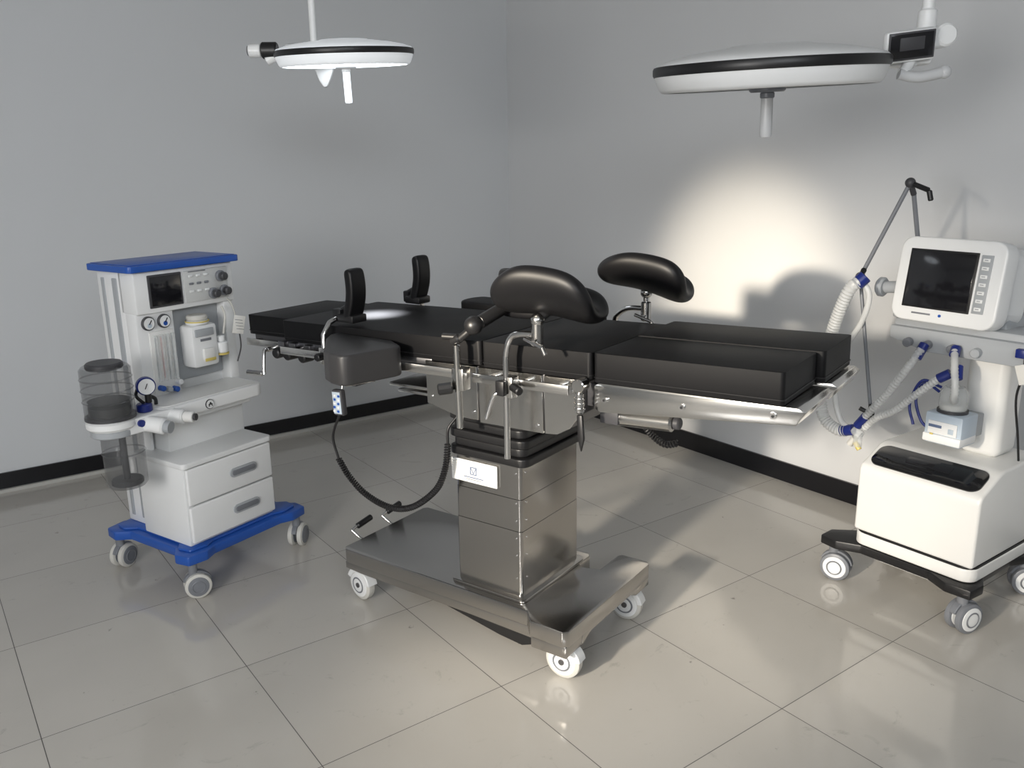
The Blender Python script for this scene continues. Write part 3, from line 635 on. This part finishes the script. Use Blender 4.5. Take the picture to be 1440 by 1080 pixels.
p=PB();p.box((.385,-.055,.044),(.145,.03,.088),WHT,.010,rot=(12,-6,0));p.box((.385,-.072,.042),(.132,.004,.076),DGR,.002,rot=(12,-6,0));p.box((.385,-.0735,.042),(.122,.003,.066),SCR,.002,rot=(12,-6,0));p.box((.385,-.0765,.047),(.07,.002,.035),DGR,.0005,rot=(12,-6,0));p.box((.385,-.0785,.060),(.05,.001,.005),LBLUE,.0003,rot=(12,-6,0));p.done('control_screen',L1,label='small dark control screen')
p=PB();p.tube([(.42,-.02,.03),(.39,-.04,-.015),(.375,-.05,-.03)],.016,WHT);p.tube([(.365,-.05,-.032),(.42,-.055,-.042),(.49,-.055,-.030)],.016,HANDG);p.ball((.495,-.055,-.029),.019,HANDG);p.done('side_grip',L1,label='grey side grip')
LZ=1.985
L2,M2=lamp((1.45,3.00,LZ),-36,.25,(4.5,-1),'smaller white surgical lamp with black rim and glowing handle',True)
p=PB();p.cyl((-.145,.17,.04),(-.14,.17,ZC-LZ),.013,WHT);p.cyl((-.14,.17,ZC-LZ-.04),(-.14,.17,ZC-LZ),.07,WHT,bev=.01);p.done('ceiling_pole',L2,label='white ceiling pole')
k=.25/.30
p=PB();p.bx(-.25,-.12,.11,.21,.015,.05,WHT,.016);p.cyl((-.29*k,.0,.01),(-.36*k,-.0,.01),.029,BLK,bev=.005);p.cyl((-.36*k,0,.01),(-.415*k,0,.01),.024,WHT,bev=.004);p.cyl((-.415*k,0,.01),(-.42*k,0,.01),.017,DGR)
p.cyl((-.30*k,.0,-.01),(-.34*k,.0,-.025),.017,WHT)
p.prism([(-.165,-.02),(-.085,-.03),(-.10,-.07),(-.115,-.10),(-.13,-.10),(-.145,-.075)],.215,.24,WHT,'xz',.006);p.done('arm_joint',L2,label='white bracket with black joint')

# ------------------------------------------------------------ lights
def area(name,loc,tgt,size,power,col,sy=None,spread=180):
    l=bpy.data.lights.new(name,'AREA');l.energy=power;l.color=col;l.size=size
    if sy:l.shape='RECTANGLE';l.size_y=sy
    l.spread=D(spread)
    o=bpy.data.objects.new(name,l);COL.objects.link(o);o.location=loc
    o.rotation_euler=(Vector(tgt)-Vector(loc)).to_track_quat('-Z','Y').to_euler();return o
def spot(name,loc,tgt,ang,blend,power,col,rad):
    l=bpy.data.lights.new(name,'SPOT');l.energy=power;l.color=col;l.spot_size=D(ang);l.spot_blend=blend;l.shadow_soft_size=rad
    o=bpy.data.objects.new(name,l);COL.objects.link(o);o.location=loc
    o.rotation_euler=(Vector(tgt)-Vector(loc)).to_track_quat('-Z','Y').to_euler();return o
area('daylight',(-2.3,.2,1.7),(2.2,2.2,.5),1.2,62,(1,.975,.95),1.2,150)
area('fill_overhead',(-.6,-1.6,2.85),(1.0,3.2,1.1),2.0,82,(.91,.955,1),1.4,165)  # added soft cool fill below the ceiling, not a fixture of the room
spot('sun_patch',(-2.4,.8,1.9),(3.5,2.80,.98),12.5,1,1600,(1,.87,.68),.09)
spot('sun_wide',(-2.4,.8,1.9),(3.3,2.25,.12),30,1,1150,(1,.90,.76),.13)
spot('lamp_beam',(1.45,3.00,LZ-.09),(1.42,2.82,1.04),14,.8,1700,(.95,.97,1),.05)
w=bpy.data.worlds.new('world');bpy.context.scene.world=w;w.use_nodes=True
w.node_tree.nodes['Background'].inputs[0].default_value=(.6,.68,.8,1);w.node_tree.nodes['Background'].inputs[1].default_value=.3
# ------------------------------------------------------------ camera
cam=bpy.data.cameras.new('camera');co=bpy.data.objects.new('camera',cam);COL.objects.link(co)
cam.sensor_width=36;cam.lens=29.75;cam.clip_start=.05
co.matrix_world=Matrix.Translation((0,0,1.583))@Matrix.Rotation(D(-36),4,'Z')@Matrix.Rotation(D(90-14.56),4,'X')@Matrix.Rotation(-.015,4,'Z')
bpy.context.scene.camera=co
bpy.context.scene.view_settings.view_transform='Standard'
